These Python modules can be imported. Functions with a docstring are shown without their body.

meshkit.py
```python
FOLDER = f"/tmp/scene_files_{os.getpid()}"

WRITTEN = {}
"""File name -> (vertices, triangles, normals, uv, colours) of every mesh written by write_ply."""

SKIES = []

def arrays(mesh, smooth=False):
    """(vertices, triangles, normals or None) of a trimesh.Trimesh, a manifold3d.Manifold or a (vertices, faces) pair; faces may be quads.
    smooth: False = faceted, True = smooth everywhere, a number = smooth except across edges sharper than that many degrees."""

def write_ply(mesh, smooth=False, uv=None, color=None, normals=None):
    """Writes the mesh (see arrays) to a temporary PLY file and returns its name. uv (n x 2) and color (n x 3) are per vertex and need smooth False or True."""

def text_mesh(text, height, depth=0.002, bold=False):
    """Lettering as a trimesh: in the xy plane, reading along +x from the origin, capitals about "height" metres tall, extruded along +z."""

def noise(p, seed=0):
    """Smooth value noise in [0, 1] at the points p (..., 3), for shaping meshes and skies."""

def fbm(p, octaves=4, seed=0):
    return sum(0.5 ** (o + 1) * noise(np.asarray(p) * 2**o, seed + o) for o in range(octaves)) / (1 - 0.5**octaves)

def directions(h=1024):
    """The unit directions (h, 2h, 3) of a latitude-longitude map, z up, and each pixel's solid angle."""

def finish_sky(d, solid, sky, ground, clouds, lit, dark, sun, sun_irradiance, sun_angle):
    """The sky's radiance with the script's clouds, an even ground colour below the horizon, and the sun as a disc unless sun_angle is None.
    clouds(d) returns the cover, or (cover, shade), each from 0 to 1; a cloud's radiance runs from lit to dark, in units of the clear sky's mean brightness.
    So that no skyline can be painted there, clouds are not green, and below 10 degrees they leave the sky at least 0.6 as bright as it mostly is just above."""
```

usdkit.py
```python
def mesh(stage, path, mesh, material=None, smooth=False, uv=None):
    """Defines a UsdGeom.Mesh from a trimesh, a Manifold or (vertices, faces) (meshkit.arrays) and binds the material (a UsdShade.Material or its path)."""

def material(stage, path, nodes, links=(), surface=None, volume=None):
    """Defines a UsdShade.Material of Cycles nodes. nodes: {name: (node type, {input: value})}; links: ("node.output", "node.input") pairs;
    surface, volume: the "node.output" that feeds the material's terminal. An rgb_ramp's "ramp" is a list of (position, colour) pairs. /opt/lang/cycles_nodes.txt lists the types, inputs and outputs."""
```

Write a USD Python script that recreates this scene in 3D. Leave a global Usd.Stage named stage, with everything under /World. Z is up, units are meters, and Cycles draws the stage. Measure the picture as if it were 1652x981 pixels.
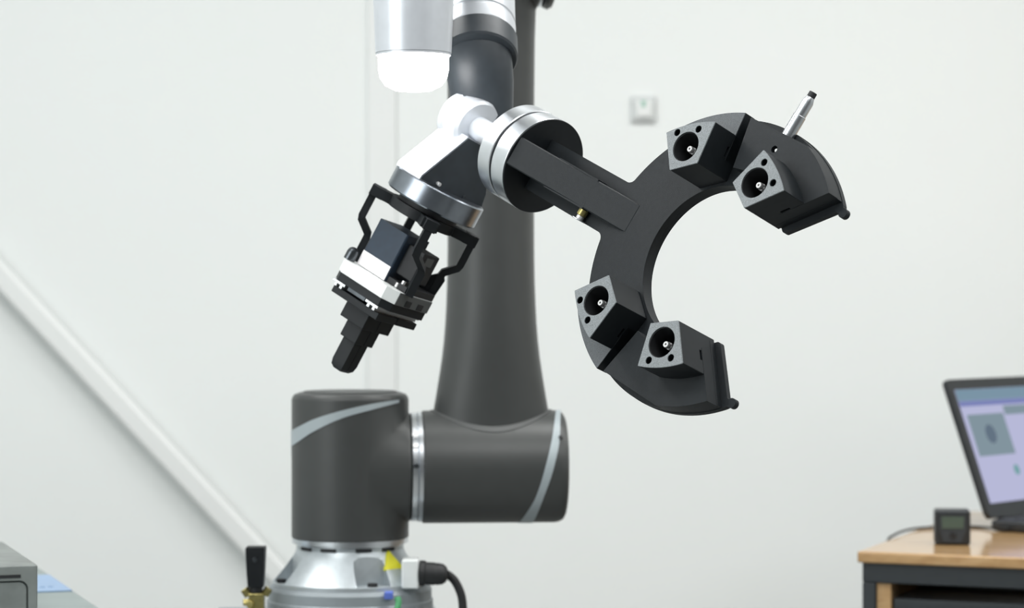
import math, numpy as np, trimesh, usdkit, meshkit
import manifold3d as m3
from manifold3d import Manifold, CrossSection, FillRule
from shapely.geometry import Polygon, Point, box as sbox
from shapely.ops import unary_union
from scipy.interpolate import PchipInterpolator
from pxr import Usd, UsdGeom, UsdLux, Gf, Sdf

stage = Usd.Stage.CreateInMemory()
UsdGeom.SetStageUpAxis(stage, UsdGeom.Tokens.z); UsdGeom.SetStageMetersPerUnit(stage, 1.0)
UsdGeom.Xform.Define(stage, '/World'); UsdGeom.Scope.Define(stage, '/World/Looks')
PI = math.pi
# ------------------------------------------------------------------ camera
F, CX, CY, H = 4000.0, 826.0, 490.5, 1.28
cam = UsdGeom.Camera.Define(stage, '/World/camera')
cam.CreateHorizontalApertureAttr(36.0); cam.CreateVerticalApertureAttr(36.0 * 981 / 1652)
cam.CreateFocalLengthAttr(36.0 * F / 1652); cam.CreateClippingRangeAttr(Gf.Vec2f(0.05, 50))
cam.AddTranslateOp().Set(Gf.Vec3d(0, 0, H)); cam.AddRotateXOp().Set(90.0)
cam.CreateFStopAttr(5.2); cam.CreateFocusDistanceAttr(2.86); cam.CreateExposureAttr(0.0)
# ------------------------------------------------------------------ light
def rect_light(name, pos, rot, w, h, power, color=(1, 1, 1)):
    l = UsdLux.RectLight.Define(stage, '/World/' + name)
    l.CreateWidthAttr(w); l.CreateHeightAttr(h); l.CreateIntensityAttr(power); l.CreateColorAttr(Gf.Vec3f(*color))
    l.AddTranslateOp().Set(Gf.Vec3d(*pos)); l.AddRotateXYZOp().Set(Gf.Vec3f(*rot))
CEIL = 3.05
for i, (x, y) in enumerate([(-1.3, 3.6), (0.7, 3.6), (2.6, 3.6), (-1.3, 1.5), (0.7, 1.5), (2.6, 1.5)]):
    rect_light('ceiling_light_%03d' % i, (x, y, CEIL - .03), (0, 0, 0), 1.2, .5, 15.6, (1, 1, .99))
rect_light('added_left_light', (-2.78, 0.5, 1.95), (0, -90, 0), 1.5, 2.6, 5.0, (.95, .985, 1))  # added soft light just inside the left wall, unseen; no window is built

# ------------------------------------------------------------------ helpers
def nrm(v): v = np.asarray(v, float); return v / np.linalg.norm(v)
def W(px, py, Y): return np.array([(px - CX) / F * Y, Y, H - (py - CY) / F * Y])
used = {}
def numbered(path):
    n = used.get(path, -1) + 1; used[path] = n
    return path if n == 0 else '%s_%03d' % (path, n)
origin = {}
def meta(prim, label=None, cat=None, group=None, kind=None):
    for k, v in (('label', label), ('category', cat), ('group', group), ('kind', kind)):
        if v: prim.SetCustomDataByKey(k, v)
def thing(name, label, cat, loc, group=None):
    p = numbered('/World/' + name); x = UsdGeom.Xform.Define(stage, p); x.AddTranslateOp().Set(Gf.Vec3d(*map(float, loc)))
    meta(x.GetPrim(), label, cat, group); origin[p] = np.asarray(loc, float); return p
def obj(name, mesh, mat, parent='/World', smooth=30, label=None, cat=None, kind=None, group=None):
    p = numbered(parent + '/' + name); o = origin.get(parent, np.zeros(3)); origin[p] = o
    v, f = arr(mesh)
    m = usdkit.mesh(stage, p, trimesh.Trimesh(v - o, f, process=False), mat, smooth=smooth)
    meta(m.GetPrim(), label, cat, group, kind); return p
def arr(mesh):
    if hasattr(mesh, 'to_mesh'):
        m = mesh.to_mesh(); return np.array(m.vert_properties[:, :3], float), np.array(m.tri_verts, int)
    if isinstance(mesh, (tuple, list)): return np.asarray(mesh[0], float), np.asarray(mesh[1], int)
    return np.array(mesh.vertices, float), np.array(mesh.faces, int)
def mv(mesh, R=np.eye(3), t=(0, 0, 0), s=1.0):
    """local mesh -> world: columns of R are the local axes."""
    R = np.asarray(R, float)
    if hasattr(mesh, 'to_mesh'):
        return mesh.transform(np.hstack([R * s, np.asarray(t, float).reshape(3, 1)]))
    v, f = arr(mesh)
    return (v @ (R * s).T + np.asarray(t), f[:, ::-1] if np.linalg.det(R) < 0 else f)
def hull(pts): return Manifold.hull_points(np.asarray(pts, float))
def bx(x0, x1, y0, y1, z0, z1, b=0.0):
    if b <= 0: return hull([(x, y, z) for x in (x0, x1) for y in (y0, y1) for z in (z0, z1)])
    p = []
    for sx in (0, 1):
        for sy in (0, 1):
            for sz in (0, 1):
                x, y, z = (x0, x1)[sx], (y0, y1)[sy], (z0, z1)[sz]
                ix, iy, iz = x + (b, -b)[sx], y + (b, -b)[sy], z + (b, -b)[sz]
                k = .35 * b
                p += [(x, iy, iz), (ix, y, iz), (ix, iy, z)]
                q = .3 * b
                a, c, e = x + (q, -q)[sx], y + (q, -q)[sy], z + (q, -q)[sz]
                p += [(a, c, iz), (a, iy, e), (ix, c, e)]
    return hull(p)
def lathe(profile, n=96):
    """closed profile of (r, z); axis z"""
    pr = np.array(profile, float)
    a = 0.5 * np.sum(pr[:, 0] * np.roll(pr[:, 1], -1) - np.roll(pr[:, 0], -1) * pr[:, 1])
    if a < 0: pr = pr[::-1]
    return CrossSection([pr], FillRule.EvenOdd).revolve(n)
def cyl(r, z0, z1, c=0.0, n=64):
    c = min(c, r * .5)
    if c <= 0: return lathe([(0, z0), (r, z0), (r, z1), (0, z1)], n)
    q = .3 * c
    return lathe([(0, z0), (r - c, z0), (r - q, z0 + q), (r, z0 + c), (r, z1 - c), (r - q, z1 - q), (r - c, z1), (0, z1)], n)
def frame(z, x=None):
    z = nrm(z)
    if x is None: x = (1, 0, 0) if abs(z[0]) < .8 else (0, 1, 0)
    x = nrm(np.asarray(x) - z * np.dot(x, z)); return np.stack([x, np.cross(z, x), z], 1)
def rod(p0, p1, r, c=0.0, n=48):
    p0, p1 = np.asarray(p0, float), np.asarray(p1, float); L = np.linalg.norm(p1 - p0)
    return mv(cyl(r, 0, L, c, n), frame(p1 - p0), p0)
def extr(shape, z0, z1, bev=0.0):
    """shapely polygon(s) extruded along z, top edge chamfered by bev"""
    out = []
    for g in getattr(shape, 'geoms', [shape]):
        def cs(q):
            rings = []
            for h in getattr(q, 'geoms', [q]):
                if h.is_empty: continue
                rings += [np.array(h.exterior.coords)[:-1]] + [np.array(i.coords)[:-1] for i in h.interiors]
            return CrossSection(rings, FillRule.EvenOdd)
        if bev <= 0: out.append(cs(g).extrude(z1 - z0).translate((0, 0, z0)))
        else:
            m = cs(g).extrude(z1 - z0 - bev).translate((0, 0, z0))
            steps = 3
            for k in range(steps):
                a, e = bev * k / steps, bev * (k + 1) / steps
                ins = bev * (1 - math.sqrt(max(0, 1 - ((k + .5) / steps) ** 2)))
                m = m + cs(g.buffer(-ins, join_style=2)).extrude(e - a + 1e-5).translate((0, 0, z1 - bev + a - 1e-5))
            out.append(m)
    r = out[0]
    for m in out[1:]: r = r + m
    return r
def arc(r, a0, a1, n=96): return [(r * math.cos(t), r * math.sin(t)) for t in np.linspace(math.radians(a0), math.radians(a1), n)]
def sector(r0, r1, a0, a1): return Polygon(arc(r1, a0, a1) + arc(r0, a1, a0))
def spline(pts, n=12):
    p = np.asarray(pts, float); p = np.vstack([2 * p[0] - p[1], p, 2 * p[-1] - p[-2]]); out = []
    for i in range(1, len(p) - 2):
        for t in np.linspace(0, 1, n, endpoint=False):
            a, b, c, d = p[i - 1:i + 3]
            out.append(.5 * ((2 * b) + (-a + c) * t + (2 * a - 5 * b + 4 * c - d) * t * t + (-a + 3 * b - 3 * c + d) * t ** 3))
    return np.array(out + [p[-2]])
def tube(pts, r, n=16):
    p = np.asarray(pts, float); T = np.gradient(p, axis=0); T /= np.linalg.norm(T, axis=1)[:, None]
    rr = np.broadcast_to(r, len(p)); N = frame(T[0])[:, 0]; V = []
    for i in range(len(p)):
        N = nrm(N - T[i] * (N @ T[i])); B = np.cross(T[i], N)
        V += [p[i] + rr[i] * (math.cos(t) * N + math.sin(t) * B) for t in np.linspace(0, 2 * PI, n, endpoint=False)]
    k = len(p); Fc = []
    for i in range(k - 1):
        for j in range(n):
            a, b, c, d = i * n + j, i * n + (j + 1) % n, (i + 1) * n + (j + 1) % n, (i + 1) * n + j
            Fc += [(a, b, c), (a, c, d)]
    V += [p[0], p[-1]]
    for j in range(n): Fc += [(k * n, (j + 1) % n, j), (k * n + 1, (k - 1) * n + j, (k - 1) * n + (j + 1) % n)]
    return np.array(V), np.array(Fc)
def barpath(pts, w, t, side):
    """flat bar of width w (along side) and thickness t through pts: union of hulls"""
    m = None; side = nrm(side); pts = [np.asarray(p, float) for p in pts]
    def ends(p, d):
        q = nrm(np.cross(d, side)); return [p + sx * side * w / 2 + sy * q * t / 2 for sx in (-1, 1) for sy in (-1, 1)]
    dirs = [nrm(pts[min(i + 1, len(pts) - 1)] - pts[max(i - 1, 0)]) for i in range(len(pts))]
    for i in range(len(pts) - 1):
        h = hull(ends(pts[i], dirs[i]) + ends(pts[i + 1], dirs[i + 1])); m = h if m is None else m + h
    return m
def shell(fn, us, v0, v1, thick):
    """thin solid strip: fn(u, v, offset) -> point"""
    V, Fc = [], []
    for u in us:
        for v in (v0(u), v1(u)):
            for o in (0, thick): V.append(fn(u, v, o))
    n = len(us)
    q = lambda a, b, c, d: Fc.extend([(a, b, c), (a, c, d)])
    for i in range(n - 1):
        a, b = 4 * i, 4 * i + 4
        q(a + 1, b + 1, b + 3, a + 3); q(a, a + 2, b + 2, b); q(a, b, b + 1, a + 1); q(a + 2, a + 3, b + 3, b + 2)
    q(0, 1, 3, 2); e = 4 * (n - 1); q(e, e + 2, e + 3, e + 1)
    t = trimesh.Trimesh(np.array(V), np.array(Fc), process=False); t.fix_normals(); return t

# ------------------------------------------------------------------ materials
def mat(name, color, rough=.5, metal=0.0, spec=.5, noise=None, bump=None, coat=0, **kw):
    """noise: (scale, amount) value variation; bump: (scale, strength, distance)"""
    path = '/World/Looks/' + name
    p = {'base_color': color, 'roughness': rough, 'metallic': metal, 'specular_ior_level': spec, **kw}
    if coat: p['coat_weight'] = coat
    nodes = {'p': ('principled_bsdf', p), 'tc': ('texture_coordinate', {})}; links = []
    if noise:
        sc, am = noise
        nodes['n'] = ('noise_texture', {'scale': sc, 'detail': 4.0})
        lo = [c * (1 - am) for c in color]; hi = [min(1, c * (1 + am)) for c in color]
        nodes['r'] = ('rgb_ramp', {'ramp': [(0.3, lo), (0.7, hi)]})
        links += [('tc.object', 'n.vector'), ('n.fac', 'r.fac'), ('r.color', 'p.base_color')]
    if bump:
        sc, st, di = bump
        nodes['b'] = ('noise_texture', {'scale': sc, 'detail': 3.0}); nodes['bm'] = ('bump', {'strength': st, 'distance': di})
        links += [('tc.object', 'b.vector'), ('b.fac', 'bm.height'), ('bm.normal', 'p.normal')]
    return usdkit.material(stage, path, nodes, links, surface='p.BSDF')
def emit(name, color, strength):
    return usdkit.material(stage, '/World/Looks/' + name, {'e': ('emission', {'color': color, 'strength': strength})}, surface='e.emission')
WALL = mat('wall_paint', (.83, .858, .847), .8, noise=(1.1, .012))
CEILM = mat('ceiling_paint', (.85, .86, .855), .9, noise=(2, .01))
WALLD = mat('dark_wall_paint', (.11, .115, .12), .85, noise=(1.1, .02))
WALLG = mat('grey_wall_paint', (.45, .46, .46), .85, noise=(1.1, .02))
FLOOR = mat('floor_vinyl', (.22, .225, .22), .45, noise=(6, .06))
TRIM = mat('white_plastic', (.80, .82, .81), .5, noise=(3, .01))
SOCK = mat('socket_plastic', (.68, .71, .70), .45, noise=(30, .02))
SOCKB = mat('socket_bezel', (.60, .62, .62), .5, noise=(30, .02))
GREEN = mat('pale_green_mark', (.35, .55, .46), .5, noise=(30, .02))
PRINT = mat('printed_black_plastic', (.0095, .0125, .0150), .5, spec=.30, noise=(220, .12), bump=(1500, .25, .0004))
PRINTF = mat('printed_grey_face', (.19, .21, .22), .42, spec=.6, noise=(900, .35), bump=(1400, .5, .0006))
PRINTS = mat('printed_grey_skin', (.085, .095, .103), .45, spec=.5, noise=(700, .25), bump=(1200, .4, .0005))
HOLE = mat('hole_black', (.006, .006, .007), .7, noise=(100, .1))
ARM = mat('robot_shell', (.052, .055, .054), .42, spec=.45, noise=(40, .03), bump=(900, .08, .0003))
ARML = mat('robot_shell_light', (.075, .079, .078), .5, spec=.45, noise=(40, .03))
SWOOSH = mat('swoosh_grey', (.36, .41, .43), .45, noise=(40, .03))
SILVER = mat('satin_aluminium', (.72, .75, .78), .30, metal=1, noise=(60, .05), bump=(700, .12, .0003))
BRIGHT = mat('bright_silver_paint', (.66, .69, .73), .34, metal=.35, noise=(60, .03))
CAST = mat('cast_aluminium', (.50, .545, .57), .38, metal=.55, noise=(60, .06), bump=(500, .12, .0004))
CASTD = mat('cast_grey_flange', (.30, .335, .355), .5, metal=.3, noise=(50, .05))
STEEL = mat('dark_steel', (.10, .11, .12), .28, metal=.9, noise=(80, .1))
BLACK = mat('black_anodised', (.009, .011, .013), .5, spec=.3, noise=(120, .1))
BLACKM = mat('black_matt', (.012, .013, .015), .6, noise=(120, .1))
MOTOR = mat('motor_blue_black', (.022, .036, .056), .45, spec=.35, noise=(120, .08))
DISC = mat('dark_steel_disc', (.30, .33, .37), .27, metal=1, noise=(80, .05))
ADAPT = mat('adapter_slate', (.032, .040, .048), .45, noise=(90, .08))
LABEL = mat('white_label', (.86, .84, .85), .5, noise=(60, .01))
WHITEP = mat('white_gripper_body', (.80, .83, .82), .4, noise=(60, .015))
GREYM = mat('side_shade_and_plate_grey', (.085, .092, .092), .5, noise=(60, .04))  # plug plate grey; also paints the shade on the gripper body side
GREYP = mat('rail_silver', (.72, .74, .75), .3, metal=.8, noise=(60, .04))
CHROME = mat('chrome', (.88, .88, .88), .3, metal=.6, noise=(90, .03))
BRASS = mat('brass', (.50, .43, .17), .3, metal=.9, noise=(150, .15))
YELLOW = mat('warning_yellow', (.78, .74, .03), .5, noise=(60, .03))
BLUE = mat('blue_plastic', (.10, .16, .55), .5, noise=(60, .03))
WIREG = mat('green_wire', (.06, .30, .12), .5, noise=(60, .05))
RUBBER = mat('black_rubber', (.014, .015, .016), .55, noise=(200, .1))
WOODS = usdkit.material(stage, '/World/Looks/beech_wood', {
    'tc': ('texture_coordinate', {}), 'mp': ('mapping', {'scale': (3.0, 40.0, 40.0), 'rotation': (0, 0, 0.395)}),
    'n': ('noise_texture', {'scale': 1.6, 'detail': 6.0, 'distortion': .6}),
    'r': ('rgb_ramp', {'ramp': [(0.25, (.40, .235, .105)), (0.5, (.50, .315, .15)), (0.75, (.58, .385, .20))]}),
    'p': ('principled_bsdf', {'roughness': .12, 'specular_ior_level': .5})},
    [('tc.object', 'mp.vector'), ('mp.vector', 'n.vector'), ('n.fac', 'r.fac'), ('r.color', 'p.base_color')], surface='p.BSDF')
BENCH = mat('bench_steel', (.028, .034, .038), .45, noise=(60, .05))
BENCHD = mat('bench_recess', (.010, .012, .013), .6, noise=(60, .05))
LAPT = mat('laptop_black', (.018, .021, .024), .45, noise=(100, .05))
LCD = mat('green_lcd', (.075, .105, .085), .3, noise=(60, .04))
MACH = mat('machine_steel', (.21, .228, .22), .5, metal=.25, noise=(22, .16), bump=(90, .3, .002))
MACHT = mat('machine_table', (.24, .285, .28), .45, noise=(14, .05))
SHEET = mat('blue_sheet', (.27, .385, .56), .5, noise=(30, .03))
MARK = mat('blue_sheet_mark', (.16, .26, .42), .6, noise=(30, .05))
SCR = emit('screen_lilac', (.50, .51, .72), .95)
SCRT = emit('screen_title', (.22, .33, .42), .9)
SCRL = emit('screen_line', (.22, .25, .52), .9)
SCRP = emit('screen_panel', (.25, .33, .38), .9)
SCRD = emit('screen_part', (.14, .19, .25), .9)
SCRG = emit('screen_icon', (.20, .40, .42), .9)
GLOW = emit('lamp_diffuser', (1.0, .99, .985), 13.0)

# ------------------------------------------------------------------ the room
X0, X1, Y0, Y1 = -2.9, 3.6, -1.8, 5.4
def struct(name, mesh, m, label): return obj(name, mesh, m, kind='structure', label=label)
struct('floor', bx(X0 - .2, X1 + .2, Y0 - .2, Y1 + .2, -.1, 0), FLOOR, 'grey vinyl floor')
struct('ceiling', bx(X0 - .2, X1 + .2, Y0 - .2, Y1 + .2, CEIL, CEIL + .1), CEILM, 'white ceiling')
struct('wall_back', bx(X0 - .2, X1 + .2, Y1, Y1 + .15, 0, CEIL), WALL, 'plain white wall behind the robot')
struct('wall_left', bx(X0 - .15, X0, Y0, Y1, 0, CEIL), WALL, 'white wall on the left')
struct('wall_right', bx(X1, X1 + .15, Y0, Y1, 0, CEIL), WALLG, 'light grey wall on the right')
struct('wall_front', bx(X0, X1, Y0 - .15, Y0, 0, CEIL), WALLD, 'dark grey wall behind the camera')

# wall socket
def wallbox(px0, py0, px1, py1, d0, d1, b=0):
    a, c = W(px0, py1, Y1), W(px1, py0, Y1); return bx(a[0], c[0], Y1 - d1, Y1 - d0, a[2], c[2], b)
t = thing('wall_switch', 'small pale square switch plate on the white wall', 'switch', W(1038, 176, Y1))
obj('frame', wallbox(1018, 155, 1058, 198, 0, .010, .004), SOCKB, t)
obj('face_plate', wallbox(1021, 160, 1055, 193, .008, .013, .003), SOCK, t)
obj('rocker', wallbox(1027, 166, 1050, 190, .012, .018, .003), TRIM, t)
obj('marking', wallbox(1034, 163, 1041, 174, .016, .019, .001), GREEN, t, label='pale green mark')
# vertical duct
struct('trim_1', wallbox(593, -600, 640, 2000, 0, .009, .005) ^ bx(-5, 5, 0, 9, .0, CEIL), TRIM, 'flat white vertical cable duct on the back wall')
# sloping rail
p0, p1 = W(-560, -162, Y1), W(470, 945, Y1); dr = nrm(p1 - p0); sd = nrm(np.cross(dr, (0, 1, 0)))
rail = hull([q + sd * a + np.array([0, b, 0]) for q in (p0, p1) for a, b in ((-.020, -.018), (.020, -.018), (-.024, -.022), (.024, -.022), (.024, -.040), (-.024, -.040), (-.016, -.046), (.016, -.046))])
t = thing('wall_rail', 'white rail sloping down across the left of the wall', 'rail', W(200, 660, Y1))
obj('bar', rail, TRIM, t)
for k in (.12, .5, .88):
    q = p0 + (p1 - p0) * k; obj('bracket', rod(q + np.array([0, 0, 0]), q + np.array([0, -.03, 0]), .012, 0, 20), TRIM, t)

# ------------------------------------------------------------------ workbench
hT = H - .40
Bc = np.array([.558, 4.01, 0]); er = nrm((.249, -.103, 0)); eb = np.array([-er[1], er[0], 0]); ez = np.array([0, 0, 1.0])
RB = np.stack([er, eb, ez], 1)
def bb(x0, x1, y0, y1, z0, z1, b=0): return mv(bx(x0, x1, y0, y1, z0, z1, b), RB, Bc)
t = thing('workbench', 'beech-topped workbench with dark grey steel frame at the right edge', 'workbench', Bc + er * .7)
obj('worktop', bb(0, 1.6, 0, .846, hT - .0185, hT, .003), WOODS, t, label='beech worktop')
obj('top_rail', bb(.006, 1.594, .010, .05, hT - .051, hT - .0185, .002), BENCH, t)
for x in (.006, 1.554):
    for y in (.010, .79): obj('leg', bb(x, x + .022 if x < .5 else x + .04, y, y + .045, 0, hT - .0512, .002), BENCH, t)
obj('side_rail', bb(.008, .026, .056, .785, hT - .051, hT - .0185, .002), BENCH, t)
obj('side_rail', bb(1.574, 1.592, .056, .785, hT - .051, hT - .0185, .002), BENCH, t)
obj('side_panel', bb(.0285, .052, .016, .78, .10, hT - .0515, .001), WOODS, t, label='beech side panel')
obj('cabinet_back', bb(.053, 1.5, .20, .22, .10, hT - .0515), BENCHD, t)
d = obj('drawer', bb(.0545, .62, .022, .198, hT - .094, hT - .076, .002), BENCH, t)
d = obj('drawer', bb(.0545, .62, .022, .198, hT - .115, hT - .096, .002), WOODS, t, label='beech drawer front')
d = obj('drawer', bb(.0545, .62, .022, .198, hT - .30, hT - .118, .002), BENCH, t)
d = obj('drawer', bb(.0545, .62, .022, .198, hT - .52, hT - .303, .002), BENCH, t)

def onbench(px, py):      # the point of the worktop seen at a pixel
    Y = .40 * F / (py - CY); return W(px, py, Y)
# display box
c0 = onbench(1537, 880); bw = .0585
fx = nrm((.985, -.12, 0)); fb = np.array([-fx[1], fx[0], 0]); RF = np.stack([fx, fb, ez], 1)
def dv(m): return mv(m, RF, c0)
t = thing('display_box', 'small black cube meter with a dull green screen on the workbench', 'meter', c0)
obj('body', dv(bx(-bw / 2, bw / 2, 0, .05, 0.0005, .058, .004)), LAPT, t)
pn = Polygon([(-.021, .054), (.021, .054), (.020, .026), (.013, .007), (-.013, .007), (-.020, .026)]).buffer(.002)
XZ = np.array([[1, 0, 0], [0, 0, -1], [0, 1, 0]], float)      # local xy -> xz, extruded towards the viewer
obj('front_panel', dv(mv(extr(pn, 0, .0012), XZ)), ADAPT, t)
obj('screen', dv(mv(extr(Polygon([(-.0185, .048), (.0185, .048), (.0175, .028), (-.0175, .028)]), .001, .002), XZ)), LCD, t, label='dull green screen')
obj('button', dv(mv(cyl(.0055, .001, .0035, .001, 32).translate((0, .0175, 0)), XZ)), BLACKM, t)
obj('top_strip', dv(mv(extr(sbox(-.022, .0505, .022, .053), .001, .0022), XZ)), BENCH, t)
# laptop
psi = math.radians(50); lx = np.array([math.cos(psi), math.sin(psi), 0]); ln = np.array([math.sin(psi), -math.cos(psi), 0])
L0 = onbench(1601, 862)                       # left rear corner of the base on the bench
L0 = W(1601, 853, 4.36); L0[2] = hT
tau = math.radians(20); up = ez * math.cos(tau) - ln * math.sin(tau); nn = np.cross(lx, up); nn = -nn if nn @ ln < 0 else nn
RL = np.stack([lx, up, nn], 1)                # screen frame
RG = np.stack([lx, -ln, ez], 1)
t = thing('laptop', 'open black laptop showing a lilac program window on the workbench', 'laptop', L0)
obj('base', mv(bx(0, .385, -.255, .004, .001, .021, .005), RG, L0), LAPT, t)
obj('keyboard', mv(bx(.02, .365, -.15, -.03, .0205, .0225, .0008), RG, L0), BLACKM, t)
obj('hinge', mv(rod((.05, .012, .017), (.335, .012, .017), .008, .001, 24), RG, L0), BLACKM, t)
S0 = L0 + ez * .022 - ln * .008
def scr(x0, x1, y0, y1, z0, z1, b=0): return mv(bx(x0, x1, y0, y1, z0, z1, b), RL, S0)
lidp = sbox(0, 0, .385, .258).buffer(-.012).buffer(.012)
obj('lid', mv(extr(lidp, -.007, .002, .001), RL, S0), LAPT, t)
s = obj('screen', scr(.020, .365, .026, .238, .0018, .0026), SCR, t, label='lit lilac screen')
obj('title_bar', scr(.0205, .3645, .216, .2375, .0024, .0029), SCRT, s)
obj('menu_line', scr(.0205, .3645, .206, .2155, .0024, .0029), SCRL, s)
obj('preview_panel', scr(.034, .165, .112, .190, .0024, .0029), SCRP, s)
obj('preview_shape', mv(lathe([(0, 0), (.018, 0), (.018, .0003), (0, .0003)], 32), RL, S0 + RL @ np.array([.098, .152, .0029])), SCRD, s)
obj('tool_bar', scr(.172, .30, .186, .203, .0024, .0029), SCRP, s)
obj('status_icon', mv(lathe([(0, 0), (.010, 0), (.010, .0003), (0, .0003)], 24), RL, S0 + RL @ np.array([.150, .082, .0026])), SCRG, s)
zc = ez * .0026
pts = [L0 - lx * .0035 + ln * .03 + ez * .008, L0 - lx * .012 + ln * .03 + ez * .007, onbench(1586, 853) + zc, onbench(1560, 852) + zc, onbench(1530, 852) + zc, onbench(1505, 853) + zc, onbench(1478, 855) + zc,
       onbench(1458, 859) + zc, onbench(1446, 866) + zc - er * .004, onbench(1441, 870) + zc - er * .010 - ez * .008, onbench(1438, 872) - er * .016 - ez * .06, onbench(1438, 872) - er * .016 - ez * .35]
obj('laptop_cable', tube(spline(pts, 10), .0022, 10), RUBBER, label='thin dark cable lying on the worktop from the laptop to the left bench edge', cat='cable')

# ------------------------------------------------------------------ machine at the lower left
my = np.array([-.33, .944, 0]); my = nrm(my); mx = np.array([my[1], -my[0], 0]); RM = np.stack([mx, my, ez], 1)
C1 = W(160, 981, 3.43); C1[2] = 0; zt = H - .42
def mb(x0, x1, y0, y1, z0, z1, b=0): return mv(bx(x0, x1, y0, y1, z0, z1, b), RM, C1)
t = thing('machine_table', 'grey-green steel machine table at the lower left corner', 'table', C1 - mx * .5 + my * .2)
obj('table_top', mb(-1.0, 0, -.7, .60, zt - .04, zt, .003), MACHT, t)
for x in (-.95, -.10):
    for y in (-.65, .5): obj('leg', mb(x, x + .06, y, y + .06, 0, zt - .041, .003), MACHT, t)
C2 = W(61, 911, 3.2); zb = H - .336
def vb(x0, x1, y0, y1, z0, z1, b=0): return mv(bx(x0, x1, y0, y1, z0, z1, b), RM, np.array([C2[0], C2[1], 0]))
t = thing('steel_block', 'worn grey steel clamp block with a recessed face on the machine table', 'clamp block', np.array([C2[0], C2[1], zt]) - mx * .1)
body = vb(-.26, 0, 0, .33, zt + .0005, zb, .003)
rec = mv(extr(sbox(-.20, zt - .1, -.012, zb - .020).buffer(-.012).buffer(.012), 0, .007), np.stack([mx, ez, my], 1) @ np.diag([1, 1, 1]), np.array([C2[0], C2[1], 0]) - my * .001)
obj('body', body - rec, MACH, t)
obj('face_insert', mv(extr(sbox(-.19, zt + .002, -.0145, zb - .0225).buffer(-.010).buffer(.010), .0025, .0058), np.stack([mx, ez, my], 1), np.array([C2[0], C2[1], 0])), MACH, t)
obj('slot', vb(-.27, -.022, -.0008, .002, zb - .0165, zb - .0125), BLACKM, t)
t = thing('blue_sheet', 'light blue printed sheet lying on the machine table behind the steel block', 'sheet', C1 + my * .3 - mx * .1 + ez * zt)
obj('sheet', mb(-.22, -.004, .205, .425, zt + .0003, zt + .0022), SHEET, t)
for k in range(6): obj('printed_mark', mb(-.055 + .012 * (k % 3) - .02 * (k // 3), -.048 + .012 * (k % 3) - .02 * (k // 3), .25 + .045 * (k // 3), .262 + .045 * (k // 3), zt + .002, zt + .0026), MARK, t)

# ------------------------------------------------------------------ robot
YAW = math.radians(5)
B0 = np.array([(565 - CX) / F * 3.68, 3.68, 0]); ax = np.array([math.cos(YAW), math.sin(YAW), 0]); ay = np.array([-ax[1], ax[0], 0])
RR = np.stack([ax, ay, ez], 1)
def rb(m): return mv(m, RR, B0)
def brent(px, yl=-.07):
    lo, hi = 0, .5
    for _ in range(40):
        m_ = (lo + hi) / 2; P_ = B0 + ax * m_ + ay * yl
        if CX + F * P_[0] / P_[1] < px: lo = m_
        else: hi = m_
    return lo
XS, XR0, XR1, XE, XA = brent(661, 0), brent(661.5, 0), brent(680, 0), brent(918, -.07), brent(792, 0)
ZF0, ZF1, ZC1, ZT = .812, .8645, .9345, 1.149     # flange bottom, flange top, casting top, joint top
RBASE, RH, ZH = .0868, .0838, 1.0377
t = thing('pedestal', 'grey steel pedestal under the robot base', 'pedestal', B0)
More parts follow.
